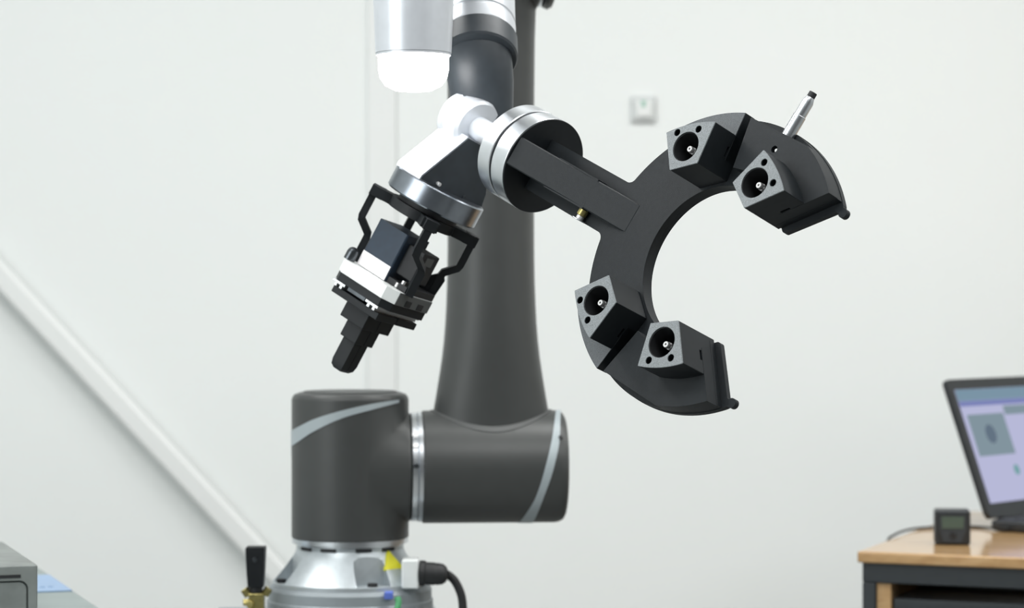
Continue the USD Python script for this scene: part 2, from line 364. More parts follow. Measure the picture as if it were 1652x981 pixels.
obj('column', rb(cyl(.10, .02, ZF0 - .025, .003)), CASTD, t); obj('foot_plate', rb(bx(-.20, .14, -.18, .18, 0, .0195, .003)), CASTD, t)
obj('top_plate', rb(bx(-.20, .135, -.17, .17, ZF0 - .0245, ZF0 - .0005, .003)), CASTD, t)
t = robot = thing('robot_arm', 'dark grey jointed robot arm on a silver cast base', 'robot arm', B0 + ez * ZF0)
obj('base_flange', rb(lathe([(0, ZF0), (.121, ZF0), (.123, ZF0 + .002), (.123, ZF0 + .03), (.121, ZF0 + .032), (.121, ZF1 - .006), (.117, ZF1), (0, ZF1)])), CASTD, t)
prof = [(0, ZF1 + .0002), (.1145, ZF1 + .0002), (.1145, ZF1 + .006)]
for k in np.linspace(0, 1, 10): prof.append((.113 - .034 * (1 - (1 - k) ** 1.25), ZF1 + .007 + k * (ZC1 - .016 - ZF1 - .007)))
prof += [(.0795, ZC1 - .015), (.0795, ZC1 - .0105), (.0, ZC1 - .0105)]
cast = lathe(prof, 128)
pk = []
for k, az in enumerate((22, 112, 202, 292)):
    # azimuth from the camera side (-y world) towards +x
    th = math.radians(az); rd = np.array([math.sin(th), -math.cos(th), 0]); rd = RR.T @ rd
    tg = np.array([-rd[1], rd[0], 0])
    c_ = cyl(1, 0, 1, 0, 64).transform(np.hstack([np.stack([tg * .026, ez * .068, rd * .06], 1), (rd * .0825 + ez * (ZF1 + .0065)).reshape(3, 1)]))
    pk.append(c_ - bx(-.3, .3, -.3, .3, .5, ZF1 + .0065))
for c_ in pk: cast = cast - c_
obj('base_casting', rb(cast), CAST, t)
for az, r in ((22, .103), (112, .103), (202, .103), (292, .106)):
    th = math.radians(az); rd = np.array([math.sin(th), -math.cos(th), 0]); p = B0 + rd * r
    obj('base_screw', rod(p + ez * (ZF1 - .001), p + ez * (ZF1 + .012), .0075, .0015, 24), BLACKM, t, label='black socket screw')
obj('base_ring', rb(lathe([(0, ZC1 - .0103), (.080, ZC1 - .0103), (.080, ZC1 - .009), (.0860, ZC1 - .0075), (.0860, ZC1 - .0008), (.0855, ZC1 - .0002), (0, ZC1 - .0002)])), SILVER, t, label='bright silver ring')
for az in (-50, -20, 18, 48):
    th = math.radians(az); rd = np.array([math.sin(th), -math.cos(th), 0]); p = B0 + rd * .0785 + ez * (ZC1 - .0128)
    obj('ring_slot', mv(bx(-.012, .012, -.003, .003, -.0028, .0018, .0008), np.stack([np.array([math.cos(th), math.sin(th), 0]), -rd, ez], 1), p), BLACKM, t)
# warning triangle on the casting
th = math.radians(47); rd = np.array([math.sin(th), -math.cos(th), 0]); tg = np.array([math.cos(th), math.sin(th), 0])
sl = nrm(ez - rd * .52); Rt = np.stack([tg, sl, np.cross(tg, sl)], 1)
p = W(635, 907, 3.6); cz = p[2]
rr_ = np.interp(cz, [q[1] for q in prof[3:-3]], [q[0] for q in prof[3:-3]])
tri = Polygon([(-.0165, -.0125), (.0165, -.0125), (0, .0145)]).buffer(.0015)
obj('warning_sticker', mv(extr(tri, -.003, .0016), Rt, B0 + rd * (rr_ + .0005) + ez * cz), YELLOW, t, label='yellow warning triangle')
# base joint: vertical body with a stub
cap = lathe([(0, ZC1), (RBASE - .001, ZC1), (RBASE, ZC1 + .001), (RBASE, ZT - .011), (RBASE - .0012, ZT - .0065), (RBASE - .0045, ZT - .0025), (RBASE - .010, ZT - .0008), (RBASE - .0115, ZT), (0, ZT)], 160)
stubp = [(0, 0), (RH - .0005, 0)] + [(RH - .0005, XS - .006), (RH - .002, XS - .002), (RH - .005, XS), (0, XS)]
RX = np.stack([ay, ez, ax], 1) if np.linalg.det(np.stack([ay, ez, ax], 1)) > 0 else np.stack([ez, ay, ax], 1)
RXl = np.array([[0, 0, 1], [1, 0, 0], [0, 1, 0]], float)    # local z axis -> robot x
stub = mv(lathe(stubp, 128), RXl, (0, 0, ZH))
v, f = arr(cap + stub)
obj('base_joint', rb(cap + stub), ARM, t)
obj('joint_cap', rb(lathe([(0, ZT - .001), (RBASE - .017, ZT - .001), (RBASE - .017, ZT + .0012), (RBASE - .019, ZT + .0022), (0, ZT + .0022)])), ARML, t, label='lighter round cap')
xs = np.array([380, 472, 512.6, 561, 609.5, 640, 662]); yt = np.array([740, 697, 676, 660.5, 650, 646, 644]); yb = np.array([770, 723, 695.5, 672.6, 659, 651.5, 647])
def phi_x(u): return 565 + 94.5 * math.sin(u)
zat = lambda y: H - (y - CY) / F * (3.68 - .06)
swo = shell(lambda u, v, o: B0 + (RBASE + .0004 + o * .6) * np.array([math.sin(u), -math.cos(u), 0]) + ez * v, np.linspace(-1.75, 1.02, 60),
            lambda u: zat(PchipInterpolator(xs, yb)(phi_x(u) - (40 if u < -PI / 2 else 0))), lambda u: zat(PchipInterpolator(xs, yt)(phi_x(u) - (40 if u < -PI / 2 else 0))), .0008)
obj('swoosh', swo, SWOOSH, t, label='light grey curved stripe')
# bright neck ring between the joints
obj('joint_ring', rb(mv(lathe([(0, XR0), (RH - .006, XR0), (RH - .003, XR0 + .001), (RH - .003, XR0 + .0085), (RH - .005, XR0 + .0095), (RH - .002, XR0 + .0105), (RH - .002, XR1 - .0005), (RH - .004, XR1), (0, XR1)], 128), RXl, (0, 0, ZH))), SILVER, t, label='bright silver joint ring')
for s_, a_ in ((.0047, 38), (.0042, 26), (.0038, 5)):
    aa = math.radians(a_); q = B0 + ax * (XR0 + .0048) + RR @ np.array([0, -math.cos(aa), math.sin(aa)]) * (RH - .0035) + ez * ZH
    obj('ring_screw', rod(q, q + RR @ np.array([0, -math.cos(aa), math.sin(aa)]) * .0035, s_, .001, 20), CHROME if a_ > 10 else STEEL, t)
# shoulder joint, horizontal
obj('shoulder_joint', rb(mv(lathe([(0, XR1 + .0003), (RH - .002, XR1 + .0003), (RH, XR1 + .002), (RH, XE - .016), (RH - .001, XE - .009), (RH - .004, XE - .003), (RH - .009, XE), (0, XE)], 160), RXl, (0, 0, ZH))), ARM, t)
ys = np.array([655, 660.5, 700, 745, 794, 839, 850]); xl = np.array([898, 897, 891, 880, 864, 836.5, 828]); xr = np.array([905.5, 904.6, 903, 894, 877, 859, 853])
yy = lambda u: 750 - 90 * math.sin(u)
sw2 = shell(lambda u, v, o: B0 + ax * v + ay * (-(RH + .0004 + o * .6) * math.cos(u)) + ez * (ZH + (RH + .0004 + o * .6) * math.sin(u)), np.linspace(-1.5, 1.5, 60),
            lambda u: brent(float(PchipInterpolator(ys, xl)(yy(u))), -RH * math.cos(u)), lambda u: brent(float(PchipInterpolator(ys, xr)(yy(u))), -RH * math.cos(u)), .0008)
obj('swoosh', sw2, SWOOSH, t, label='light grey curved stripe')
q = B0 + ax * (XE - .0125) + ay * (-.071) + ez * (ZH + .047); qd = nrm(RR @ np.array([0, -.071, .047]))
obj('shoulder_screw', rod(q - qd * .003, q + qd * .0012, .003, .0005, 16), BLACKM, t)
# upper arm
YA = 3.68 + XA * math.sin(YAW); UA = B0 + ax * XA
kk = YA / F; zy = lambda y: H - (y - CY) / F * YA
def loft(rows, n=128):
    """rows of (z, rx, ry): elliptic sections about the vertical through the shoulder"""
    V, Fc = [], []; tt = np.linspace(0, 2 * PI, n, endpoint=False)
    for z, rx, ry in rows: V += [UA + ax * rx * math.cos(a) + ay * ry * math.sin(a) + ez * z for a in tt]
    m_ = len(rows)
    for i in range(m_ - 1):
        for j in range(n):
            a, b, c, d = i * n + j, i * n + (j + 1) % n, (i + 1) * n + (j + 1) % n, (i + 1) * n + j; Fc += [(a, b, c), (a, c, d)]
    V += [UA + ez * rows[0][0], UA + ez * rows[-1][0]]
    for j in range(n): Fc += [(m_ * n, (j + 1) % n, j), (m_ * n + 1, (m_ - 1) * n + j, (m_ - 1) * n + (j + 1) % n)]
    tm = trimesh.Trimesh(np.array(V), np.array(Fc), process=False); tm.fix_normals(); return tm
yk = np.array([760, 700, 675, 660, 640, 620, 600, 575, 550, 520, 490, 450, 400, 300, 150, 60, 20, -40, -75])
rk = np.array([97.5, 96.5, 94, 92.5, 89, 85.8, 82.5, 78.8, 76, 73.6, 72, 70.6, 69.8, 69.6, 70, 71, 72.5, 77, 80])
fk = np.array([62, 62, 62, 62.5, 63.5, 64.5, 65.5, 67, 68, 69, 69.5, 69.8, 69.8, 69.6, 70, 71, 72.5, 77, 80])
obj('upper_arm', loft([(zy(y), r * kk, q_ * kk) for y, r, q_ in zip(yk, rk, fk)]), ARM, t)
cl_ = loft([(z, 98 * kk, 70 * kk) for z in (ZH + .01, ZH + .2)])
colr = Manifold(m3.Mesh(np.asarray(cl_.vertices, np.float32), np.asarray(cl_.faces, np.uint32))) ^ rb(mv(cyl(RH + .0012, .10, XE - .002, 0, 128), RXl, (0, 0, ZH)))
obj('arm_collar', colr, ARML, t, label='lighter collar where the upper arm meets the joint')
# elbow (mostly above the picture)
ZE = zy(-74)
def ex(px): return brent(px, 0)
el = lambda a, b, r, c=.004: rb(mv(cyl(r, a, b, c, 128), RXl, (0, 0, ZE)))
obj('elbow_joint', el(ex(705), ex(867), .083, .006), ARM, t)
obj('elbow_ring', el(ex(867) + .0003, ex(872.5), .078, .001), SILVER, t)
obj('elbow_cap', el(ex(872.5) + .0003, ex(893), .0815, .010), ARM, t)
FE = B0 + ax * ex(690) + ez * ZE
J6 = W(772, 96, 3.17)                                  # tool face of the last joint
jd = nrm((.02, -.60, -.80))
WR = J6 - jd * .165                                     # wrist centre
FW = WR + np.array([-.06, .0, 0])
obj('forearm', rod(FE + nrm(FW - FE) * .05, FW + nrm(FE - FW) * .02, .052, .004, 64), ARM, t)
obj('wrist_joint', rod(FW + np.array([-.030, 0, 0]), FW + np.array([.105, 0, 0]), .056, .006, 64), ARM, t)
Rj = frame(jd, (1, 0, 0))
jl = lambda pr_, n=96: mv(lathe(pr_, n), Rj, J6)
obj('tool_joint', jl([(0, -.15), (.046, -.15), (.0485, -.146), (.0485, -.062), (.0470, -.060), (.0470, -.056), (.0488, -.054), (.0488, -.0365), (.0478, -.034), (0, -.034)]), BRIGHT, t, label='silver wrist end')
obj('tool_flange', jl([(0, -.0338), (.0495, -.0338), (.0505, -.032), (.0505, -.003), (.0485, 0), (0, 0)]), ADAPT, t)
rdl = Rj @ np.array([math.cos(1.5708), math.sin(1.5708), 0]); rdl = rdl if rdl[1] < 0 else -rdl
for k in range(2):
    pp = J6 - jd * (.0905 - .0050 * k) + rdl * .0484
    obj('engraved_line', mv(bx(-.007 + .001 * k, .007, -.0006, .0006, 0, .0007), frame(rdl, (1, 0, 0)), pp), STEEL, t)
# connector on the base and its cable
cp = W(662, 925, 3.60); obj('power_socket', mv(bx(-.0125, .0125, -.012, .03, -.0215, .0205, .003), np.eye(3), cp), WHITEP, t, label='white socket housing')
bl = W(627, 960, 3.57); obj('blue_cap', mv(bx(-.006, .006, -.004, .02, -.006, .004, .001), np.eye(3), bl), BLUE, t)
t = thing('power_cable', 'thick black cable with round plug curving down beside the robot base', 'cable', W(720, 925, 3.62))
pl0 = cp + np.array([.0128, .004, 0])
Rp = frame(nrm((1, -.02, -.05)), (0, 0, 1))
obj('plug', mv(lathe([(0, 0), (.0175, 0), (.0185, .001), (.0185, .008), (.0165, .0095), (.0165, .022), (.0155, .024), (.0162, .026), (.0150, .034), (.0115, .039), (.0075, .041), (0, .041)], 48), Rp, pl0), RUBBER, t)
pts = [pl0 + Rp[:, 2] * .038, W(722, 927, 3.62), W(734, 938, 3.62), W(744, 960, 3.62), W(747, 985, 3.62), W(748, 1020, 3.62), W(750, 1100, 3.62), np.array([-.055, 3.63, .55]), np.array([-.02, 3.65, .28]), np.array([.01, 3.68, .07]), np.array([.05, 3.72, .0075]), np.array([.25, 3.9, .0066]), np.array([.6, 4.4, .0066])]
obj('cord', tube(spline(pts, 12), .0062, 20), RUBBER, t)
pts = [W(641, 964, 3.555), W(643, 972, 3.552), W(640, 985, 3.548), W(634, 1006, 3.545), np.array([-.185, 3.537, .8165]), np.array([-.21, 3.522, .8165])]
obj('earth_wire', tube(spline(pts, 8), .0045, 12), WIREG, label='short green earth wire hanging at the robot flange', cat='wire')
# solenoid valve on the pedestal plate
v0 = W(413, 985, 3.60); v0[2] = ZF0 - .0005
t = thing('solenoid_valve', 'small black coil on brass fittings standing left of the robot base', 'valve', v0)
obj('manifold', mv(bx(-.010, .012, -.012, .012, .0003, .0495, .002), np.eye(3), v0), BRASS, t, label='brass manifold')
obj('coil', mv(hull([(x, y, z) for z, w_ in ((.058, .0110), (.078, .0125), (.114, .0140), (.1165, .0130)) for x in (-w_, w_) for y in (-w_, w_)]), np.eye(3), v0), BLACK, t)
obj('coil_screw', rod(v0 + np.array([0, -.0132, .098]), v0 + np.array([0, -.0150, .098]), .0036, .0005, 20), STEEL, t)
obj('coil_neck', rod(v0 + ez * .0497, v0 + ez * .0578, .0095, .001, 24), BLACKM, t)
obj('fitting', rod(v0 + np.array([-.0102, 0, .045]), v0 + np.array([-.017, 0, .055]), .0065, .001, 6), BRASS, t, smooth=10)
obj('fitting', rod(v0 + np.array([-.0102, -.004, .036]), v0 + np.array([-.018, -.006, .036]), .0055, .001, 6), BRASS, t, smooth=10)
obj('fitting', rod(v0 + np.array([.0122, 0, .046]), v0 + np.array([.019, 0, .056]), .0060, .001, 6), BRASS, t, smooth=10)
obj('fitting_ring', rod(v0 + np.array([-.006, -.0122, .034]), v0 + np.array([-.008, -.018, .034]), .0055, .001, 20), BRASS, t)

# ------------------------------------------------------------------ ring fixture frame (d along the arm, g across, n the face)
MR = np.array([[0.58517248, -0.50042688, -0.63808001], [-0.71442717, 0.05409658, -0.69761549], [-0.3836235, -0.86408709, 0.32586273]])
CR = np.array([0.223069, 2.8, H + 0.045871])
D_, G_, N_ = MR.T
def rg(m): return mv(m, MR, CR)
def R3(d, g, n): return CR + MR @ np.array([d, g, n])
def un(px, py, h):
    r = np.array([(px - CX) / F, 1, -(py - CY) / F]); o = CR - np.array([0, 0, H]); tt = ((o + h * N_) @ N_) / (r @ N_); return (r * tt - o) @ MR
NC = -.010
DF = -.3264
t = ring = thing('ring_fixture', 'black printed C-shaped ring fixture carrying four sensor blocks', 'ring fixture', R3(DF, 0, NC))
gap = Polygon([(-.0149, 0), (.3, .3178), (.3, -.3178)])
ann = Point(0, 0).buffer(.174, 96).difference(Point(0, 0).buffer(.094, 96)).difference(gap)
arm = sbox(DF - .002, -.0345, -.13, .0335).difference(Point(0, 0).buffer(.12))
flat = unary_union([ann, arm]); fil = flat.buffer(.010, 24).buffer(-.010, 24)
fil = fil.difference(gap).difference(Point(0, 0).buffer(.0938, 96))
obj('ring_plate', rg(extr(fil, -.0095, 0, .0004)), PRINT, t)
gap2 = Polygon([(-.0066, 0), (.3, .2990), (.3, -.2990)])
ann2 = Point(0, 0).buffer(.1748, 96).difference(Point(0, 0).buffer(.094, 96)).difference(gap2)
cover = unary_union([ann2, arm]).buffer(.010, 24).buffer(-.010, 24).buffer(-.005).buffer(.005, 16)
cover = unary_union([cover] + [Point(.1232, s_ * .1205).buffer(.0056, 12) for s_ in (-1, 1)]).buffer(.003, 8).buffer(-.003, 8)
obj('back_cover', rg(extr(cover, -.0165, -.00955)), PRINT, t)
# gusset rib between arm and ring
gw = .0187
rib = hull([(DF + .0003, s_ * (gw - .0014), .047) for s_ in (-1, 1)] + [(DF + .0003, s_ * gw, .0456) for s_ in (-1, 1)] + [(-.146, s_ * gw, .0003) for s_ in (-1, 1)] + [(-.141, s_ * (gw - .0014), .0003) for s_ in (-1, 1)] + [(DF + .0003, s_ * gw, .0001) for s_ in (-1, 1)])
obj('gusset', rg(rib), PRINT, t)
bar2 = hull([(DF + .06, s_ * (gw + .0012), .0305) for s_ in (-1, 1)] + [(-.205, s_ * (gw + .0012), .0165) for s_ in (-1, 1)] + [(-.205, s_ * (gw + .0012), .0003) for s_ in (-1, 1)] + [(DF + .06, s_ * (gw + .0012), .0003) for s_ in (-1, 1)])
obj('gusset_sleeve', rg(bar2), PRINT, t)
# mounting disc: axis d
Rd = np.stack([MR[:, 1], MR[:, 2], MR[:, 0]], 1)
def dl(pr_, n=128): return mv(lathe(pr_, n), Rd, CR + MR @ np.array([0, -.001, NC]))
obj('mount_disc', dl([(0, DF - .0025), (.0606, DF - .0025), (.0606, DF - .0004), (.0602, DF), (0, DF)]), PRINT, t)
obj('mount_band', dl([(0, DF - .0275), (.0600, DF - .0275), (.0608, DF - .0265), (.0608, DF - .0035), (.0604, DF - .0027), (0, DF - .0027)]), SILVER, t, label='bright silver mounting band')
for gg, hh in ((-.030, -.018), (-.020, -.047), (.028, -.028)):
    p = CR + MR @ np.array([DF, gg, hh]); obj('disc_screw', rod(p - D_ * .001, p + D_ * .0012, .0028, .0005, 16), BLACK, t)
# brass bolt on the lower edge of the arm
b0 = un(943, 338, .006); pb = CR + MR @ b0
obj('brass_insert', rod(pb - G_ * .004, pb + G_ * .0085, .0062, .001, 24), BRASS, t, label='brass insert')
obj('insert_screw', rod(pb + G_ * .0088, pb + G_ * .0130, .0046, .0005, 20), CHROME, t, label='steel screw head')
obj('insert_washer', rod(pb + G_ * .0132, pb + G_ * .0148, .0090, .0005, 24), SILVER, t)
# slabs and sensor blocks
BLK = [(-123.0, 0.0, -1), (-63.3, -.0090, -1), (122.6, 0.0, 1), (63.3, -.0085, 1)]
BLK = [((-.107, -.105), (-.0718, -.0686), (-.0403, -.0905), (-.0475, -.1367)), ((.0369, -.138), (.0213, -.090), (.0552, -.0712), (.0886, -.1049)),
       ((-.107, .105), (-.0718, .0686), (-.0403, .0905), (-.0475, .1367)), ((.0369, .138), (.0213, .090), (.0552, .0712), (.0886, .1049))]
def extend(q):
    a, b, c_, d_ = [np.array(p) for p in q]
    return Polygon([tuple(b), tuple(c_), tuple(c_ + (d_ - c_) * 2.2), tuple(b + (a - b) * 2.2)])
ring_of = lambda r0, r1: Point(0, 0).buffer(r1, 96).difference(Point(0, 0).buffer(r0, 96))
slab_shapes = [extend(BLK[0]).intersection(ring_of(.118, .1762)), sector(.110, .1748, -104, -20).difference(gap).intersection(sbox(-.3, -.1665, .3, .3)),
               extend(BLK[2]).intersection(ring_of(.118, .1762)), sector(.110, .1748, 20, 104).difference(gap).intersection(sbox(-.3, -.3, .3, .1665))]
ho = un(1249.5, 241, .0175)
for k, quad in enumerate(BLK):
    hole_ = cyl(.0042, .004, .03, 0, 32).translate((ho[0], ho[1], 0))
    s_ = extr(slab_shapes[k], .0002, .0168)
    f_ = extr(slab_shapes[k], .0168, .018, .0003)
    if k == 1: s_ = s_ - hole_; f_ = f_ - hole_
    bs = obj('block_base', rg(s_), PRINT, t)
    if k in (0, 2): obj('base_skin', rg(f_), PRINTS, bs, label='lighter rough top skin')
    else: obj('base_skin', rg(f_), PRINT, bs)
    qa, qb, qc, qd_ = [np.array(p) for p in quad]
    er_ = nrm((qa + qd_) - (qb + qc)); et_ = np.array([-er_[1], er_[0]])
    near = k in (0, 2); sg = -1 if k < 2 else 1
    poly = extend(quad).intersection(Point(0, 0).buffer(.1490 if near else .1425, 96)).buffer(-.0010).buffer(.0010)
    bc = np.array((-.0687, sg * .1008) if near else (.0500, sg * .1013))
    cut = cyl(.0180, .010, .07, 0, 64).translate((bc[0], bc[1], 0))
    for q2 in (((-.0913, sg * .1102), (-.0650, sg * .1248)) if near else ((.0470, sg * .1258), (.0733, sg * .1105))):
        cut = cut + cyl(.0044, .030, .07, 0, 32).translate((q2[0], q2[1], 0))
    sd_ = nrm(qd_ - qc); p_ = qc + (qd_ - qc) * .62                # slot low on the side that looks to the opening
    slot = mv(bx(-.0062, .0062, -.0035, .0035, .0185, .0222), np.array([[sd_[0], -sd_[1], 0], [sd_[1], sd_[0], 0], [0, 0, 1]]), (p_[0], p_[1], 0))
    blk = extr(poly, .0003 if k in (0, 2) else -.0090, .0566) - cut - slot
    b = obj('sensor_block', rg(blk), PRINT, t)
    face = extr(poly, .0566, .058, .0006) - cut
    obj('face_plate', rg(face), PRINTF, b, label='lighter rough front face')
    liner = (cyl(.01795, .0098, .0563, 0, 64) - cyl(.0172, .0112, .06, 0, 64)).translate((bc[0], bc[1], 0))
    obj('bore_liner', rg(liner), BLACKM, b)
    cz0 = lambda pr_, n=24: mv(lathe(pr_, n), np.eye(3), (bc[0], bc[1], 0))
    obj('connector_base', rg(cz0([(0, .0111), (.0085, .0111), (.0085, .030), (.0060, .032), (0, .032)])), BLACKM, b)
    obj('connector_nut', rg(cz0([(0, .0321), (.0046, .0321), (.0048, .0325), (.0048, .0440), (.0044, .0450), (0, .0450)], 6)), CHROME, b, smooth=10, label='bright steel hexagonal connector')
    obj('connector_tip', rg(cz0([(.0013, .0440), (.0038, .0440), (.0038, .0496), (.0033, .0506), (.0013, .0506)])), CHROME, b)
    obj('connector_core', rg(cz0([(0, .0452), (.00125, .0452), (.00125, .0480), (0, .0480)])), BLACKM, b)
obj('base_screw', rg(lathe([(0, .0045), (.0024, .0045), (.0024, .0150), (.0020, .0156), (0, .0156)], 24).translate((ho[0] + .0010, ho[1], 0))), CHROME, t, label='small steel screw')
# probe pin on the upper edge
pn0 = un(1272.0, 218.5, .004); pp = CR + MR @ np.array([pn0[0], -.1664, .004])
up_ = -G_
def pr_(p_, n=40): return mv(lathe(p_, n), frame(up_, D_), pp)
L_ = .0585
obj('probe_sleeve', pr_([(0, .0002), (.0076, .0002), (.0076, .0270), (.0072, .0276), (0, .0276)]), SILVER, t, label='ribbed silver probe sleeve')
obj('probe_barrel', pr_([(0, .0277), (.0069, .0277), (.0069, .0445), (.0048, .0510), (0, .0510)]), SILVER, t, label='silver probe barrel')
obj('probe_tip', pr_([(0, .0511), (.0047, .0511), (.0047, .0568), (.0042, .0575), (0, .0575)]), BLACKM, t, label='black probe tip')

# ------------------------------------------------------------------ gripper frame (u right-down, w to the viewer, a along the tool), pixels / 1270
S = 1 / 1270.0
O3 = W(705, 300, 3.15)
aa = nrm((-.466, .117, -.877)); uu = nrm(np.array([.883, 0, -.469]) - aa * np.dot((.883, 0, -.469), aa)); ww = np.cross(aa, uu); ww = ww if ww[1] < 0 else -ww
AL = math.radians(32)
e1 = math.cos(AL) * uu + math.sin(AL) * ww; e2 = math.sin(AL) * uu - math.cos(AL) * ww
if np.dot(np.cross(e1, e2), aa) < 0: RGp = np.stack([e2, e1, aa], 1); SW = True
else: RGp = np.stack([e1, e2, aa], 1); SW = False
def G3(u, w, a): return O3 + S * (u * uu + w * ww + a * aa)
def gbx(cu, c1, x0, x1, y0, y1, a0, a1, b=0):
    """box along e1 (x) and e2 (y), px, centred at u=cu"""
    if SW: x0, x1, y0, y1 = y0, y1, x0, x1
    return mv(bx(x0, x1, y0, y1, a0, a1, b), RGp, O3 + S * cu * uu, S)
def gpoly(cu, shape, a0, a1, bev=0):
    if SW:
        from shapely import affinity
        shape = affinity.affine_transform(shape, [0, 1, 1, 0, 0, 0])
    return mv(extr(shape, a0, a1, bev), RGp, O3 + S * cu * uu, S)
def gl(cu, prof_, n=96): return mv(lathe(prof_, n), RGp, O3 + S * cu * uu, S)

# ---- tool adapter between wrist and both tools
DW = -.4763
t = thing('tool_adapter', 'silver and black two-way tool bracket between wrist, gripper and ring', 'tool bracket', R3(DW, 0, NC))
obj('changer_band', dl([(0, DF - .0575), (.0580, DF - .0575), (.0608, DF - .0545), (.0608, DF - .0325), (.0600, DF - .0315), (0, DF - .0315)]), SILVER, t, label='bright silver changer band')
obj('changer_core', dl([(0, DF - .0314), (.0570, DF - .0314), (.0570, DF - .0276), (0, DF - .0276)]), BLACKM, t)
obj('neck', dl([(0, DW + .01), (.0155, DW + .01), (.0155, DF - .070), (.0185, DF - .060), (.0185, DF - .0577), (0, DF - .0577)], 64), BRIGHT, t, label='silver neck')
wedge = Polygon([(.0145, .0105), (.0845, .0464), (.0905, .0464), (.0905, -.0705), (.066, -.0640), (.0145, -.0345)])
# polygon in (g, n); extruded along d
Rgn = np.stack([MR[:, 1], MR[:, 2], MR[:, 0]], 1)
obj('wedge_body', mv(extr(wedge, -.503, -.4512, 0), Rgn, CR), BRIGHT, t, label='silver wedge body')
obj('wedge_face', mv(extr(wedge.intersection(sbox(.012, -1, 1, 1)).buffer(-.0012), -.4511, -.4496, .0005), Rgn, CR), ADAPT, t, label='dark wedge face')
obj('hub', dl([(0, -.508), (.0335, -.508), (.0360, -.5055), (.0360, -.4975), (.0345, -.496), (.0345, -.494), (.0355, -.4925), (.0355, -.470), (.0320, -.4655), (0, -.4655)]), BRIGHT, t, label='round silver hub')
obj('flange_disc', gl(6, [(0, -2), (76, -2), (78.5, 0), (78.5, 31), (76, 33.5), (0, 33.5)], 128), DISC, t, label='dark steel flange disc')
obj('flange_hub', gl(5, [(0, 33.8), (52, 33.8), (52, 44), (0, 44)], 64), BLACKM, t)
for k, pxy in enumerate(((706, 296), (748, 318))):
    r_ = np.array([(pxy[0] - CX) / F, 1, -(pxy[1] - CY) / F]); o_ = CR - np.array([0, 0, H]); tt = ((o_ - .4496 * D_) @ D_) / (r_ @ D_); p = r_ * tt + np.array([0, 0, H])
    obj('face_screw', rod(p - D_ * .0005, p + D_ * (.005 if k == 0 else .0015), .0026, .0005, 16), CHROME if k == 0 else STEEL, t)
for k in range(6):
    f_ = k / 5; q = R3(-.497, .022 + .052 * f_, .0125 + .027 * f_); nn_ = nrm(MR @ np.array([0, -.46, .89]))
    obj('edge_bolt', rod(q - nn_ * .002, q + nn_ * .0032, .0034, .0006, 16), CHROME, t)
# column from wrist face to hub
c_a, c_b = J6 + jd * .0003, R3(-.478, -.006, -.015)
def ell(c_, ux, uy): return [c_ + ux * math.cos(a) + uy * math.sin(a) for a in np.linspace(0, 2 * PI, 48, endpoint=False)]
kx, ky = np.array([1.0, 0, 0]), np.array([0, 1.0, 0])
col = hull(ell(c_a, Rj[:, 0] * .043, Rj[:, 1] * .038) + ell(W(775, 130, 3.165), kx * .0425, ky * .033) + ell(W(781, 205, 3.18), kx * .037, ky * .030))
obj('mount_column', col, ADAPT, t)

# ---- gripper
t = grip = thing('gripper', 'black and white electric gripper with one stepped finger pair pointing down left', 'gripper', G3(4, 0, 44))
legs = [((-85, 2), (-63, -14)), ((24, 86), (44, 60)), ((92, -15), (72, -25)), ((-16, -86), (-37, -60))]
def to12(u, w): v_ = u * uu + w * ww; return (v_ @ e1, v_ @ e2)
star = unary_union([Point(0, 0).buffer(58, 48)] + [Polygon([to12(*(np.array(p) + s1 * 15 * nrm((-p[1], p[0])) )) for p, s1 in ((l[0], -1), (l[0], 1))] + [tuple(15 * nrm(np.array(to12(-l[0][1], l[0][0]))) * 1.0), tuple(-15 * nrm(np.array(to12(-l[0][1], l[0][0]))) * 1.0)]).convex_hull for l in [((a[0][0] - 0, a[0][1]),) for a in legs]])
star = star.difference(Point(0, 0).buffer(30, 48))
obj('changer_plate', gpoly(4 - 4, star, 44.5, 61, 1.5), BLACK, t)
for (u0, w0), (u1, w1) in legs:
    tang = nrm(-w0 * uu + u0 * ww)
    obj('leg', barpath([G3(u0, w0, 48), G3(u0, w0, 66), G3(u0, w0, 98), G3(u0 * .93 + u1 * .07, w0 * .93 + w1 * .07, 104), G3(u1 * .93 + u0 * .07, w1 * .93 + w0 * .07, 122), G3(u1, w1, 130), G3(u1, w1, 172)], 13 * S, 12 * S, tang), BLACK, t)
for (u0, w0), _ in legs:
    rad = nrm(u0 * uu + w0 * ww); tan_ = np.cross(aa, rad)
    obj('arm_end', mv(bx(-17, 7, -11, 11, 43.5, 62, 1.2), np.stack([rad, tan_, aa], 1), G3(u0, w0, 0), S), BLACK, t)
obj('leg_brace', hull([G3(u, w, a) for w in (-31, -19) for u, a in ((78, 128), (66, 128), (40, 150), (40, 171), (78, 171), (82, 134))]), BLACK, t)
hm = 32.5
ch = 5
sq = lambda h, c: sbox(-h, -h, h, h).buffer(-c).buffer(c, join_style=3) if c else sbox(-h, -h, h, h)
obj('motor', gpoly(-12, sbox(-hm, -hm, hm, hm).buffer(-4).buffer(4, 8), 88, 171, 1.5), MOTOR, t, label='blue-black stepper motor')
obj('motor_label', gbx(-12, 0, -hm + 1, hm - 1.5, -hm - .8, -hm + .5, 146, 170.5), LABEL, t, label='white motor label')
obj('motor_plug', gbx(-12, 0, hm - .5, hm + 36, -18, 26, 100, 152, 2), BLACKM, t)
def chsq(h, c): return Polygon([(-h + c, -h), (h - c, -h), (h, -h + c), (h, h - c), (h - c, h), (-h + c, h), (-h, h - c), (-h, -h + c)])
obj('plug_plate', gbx(-12, 0, hm + 35.6, hm + 37, -8, 12, 106, 120, .4), GREYM, t, label='small grey plate')
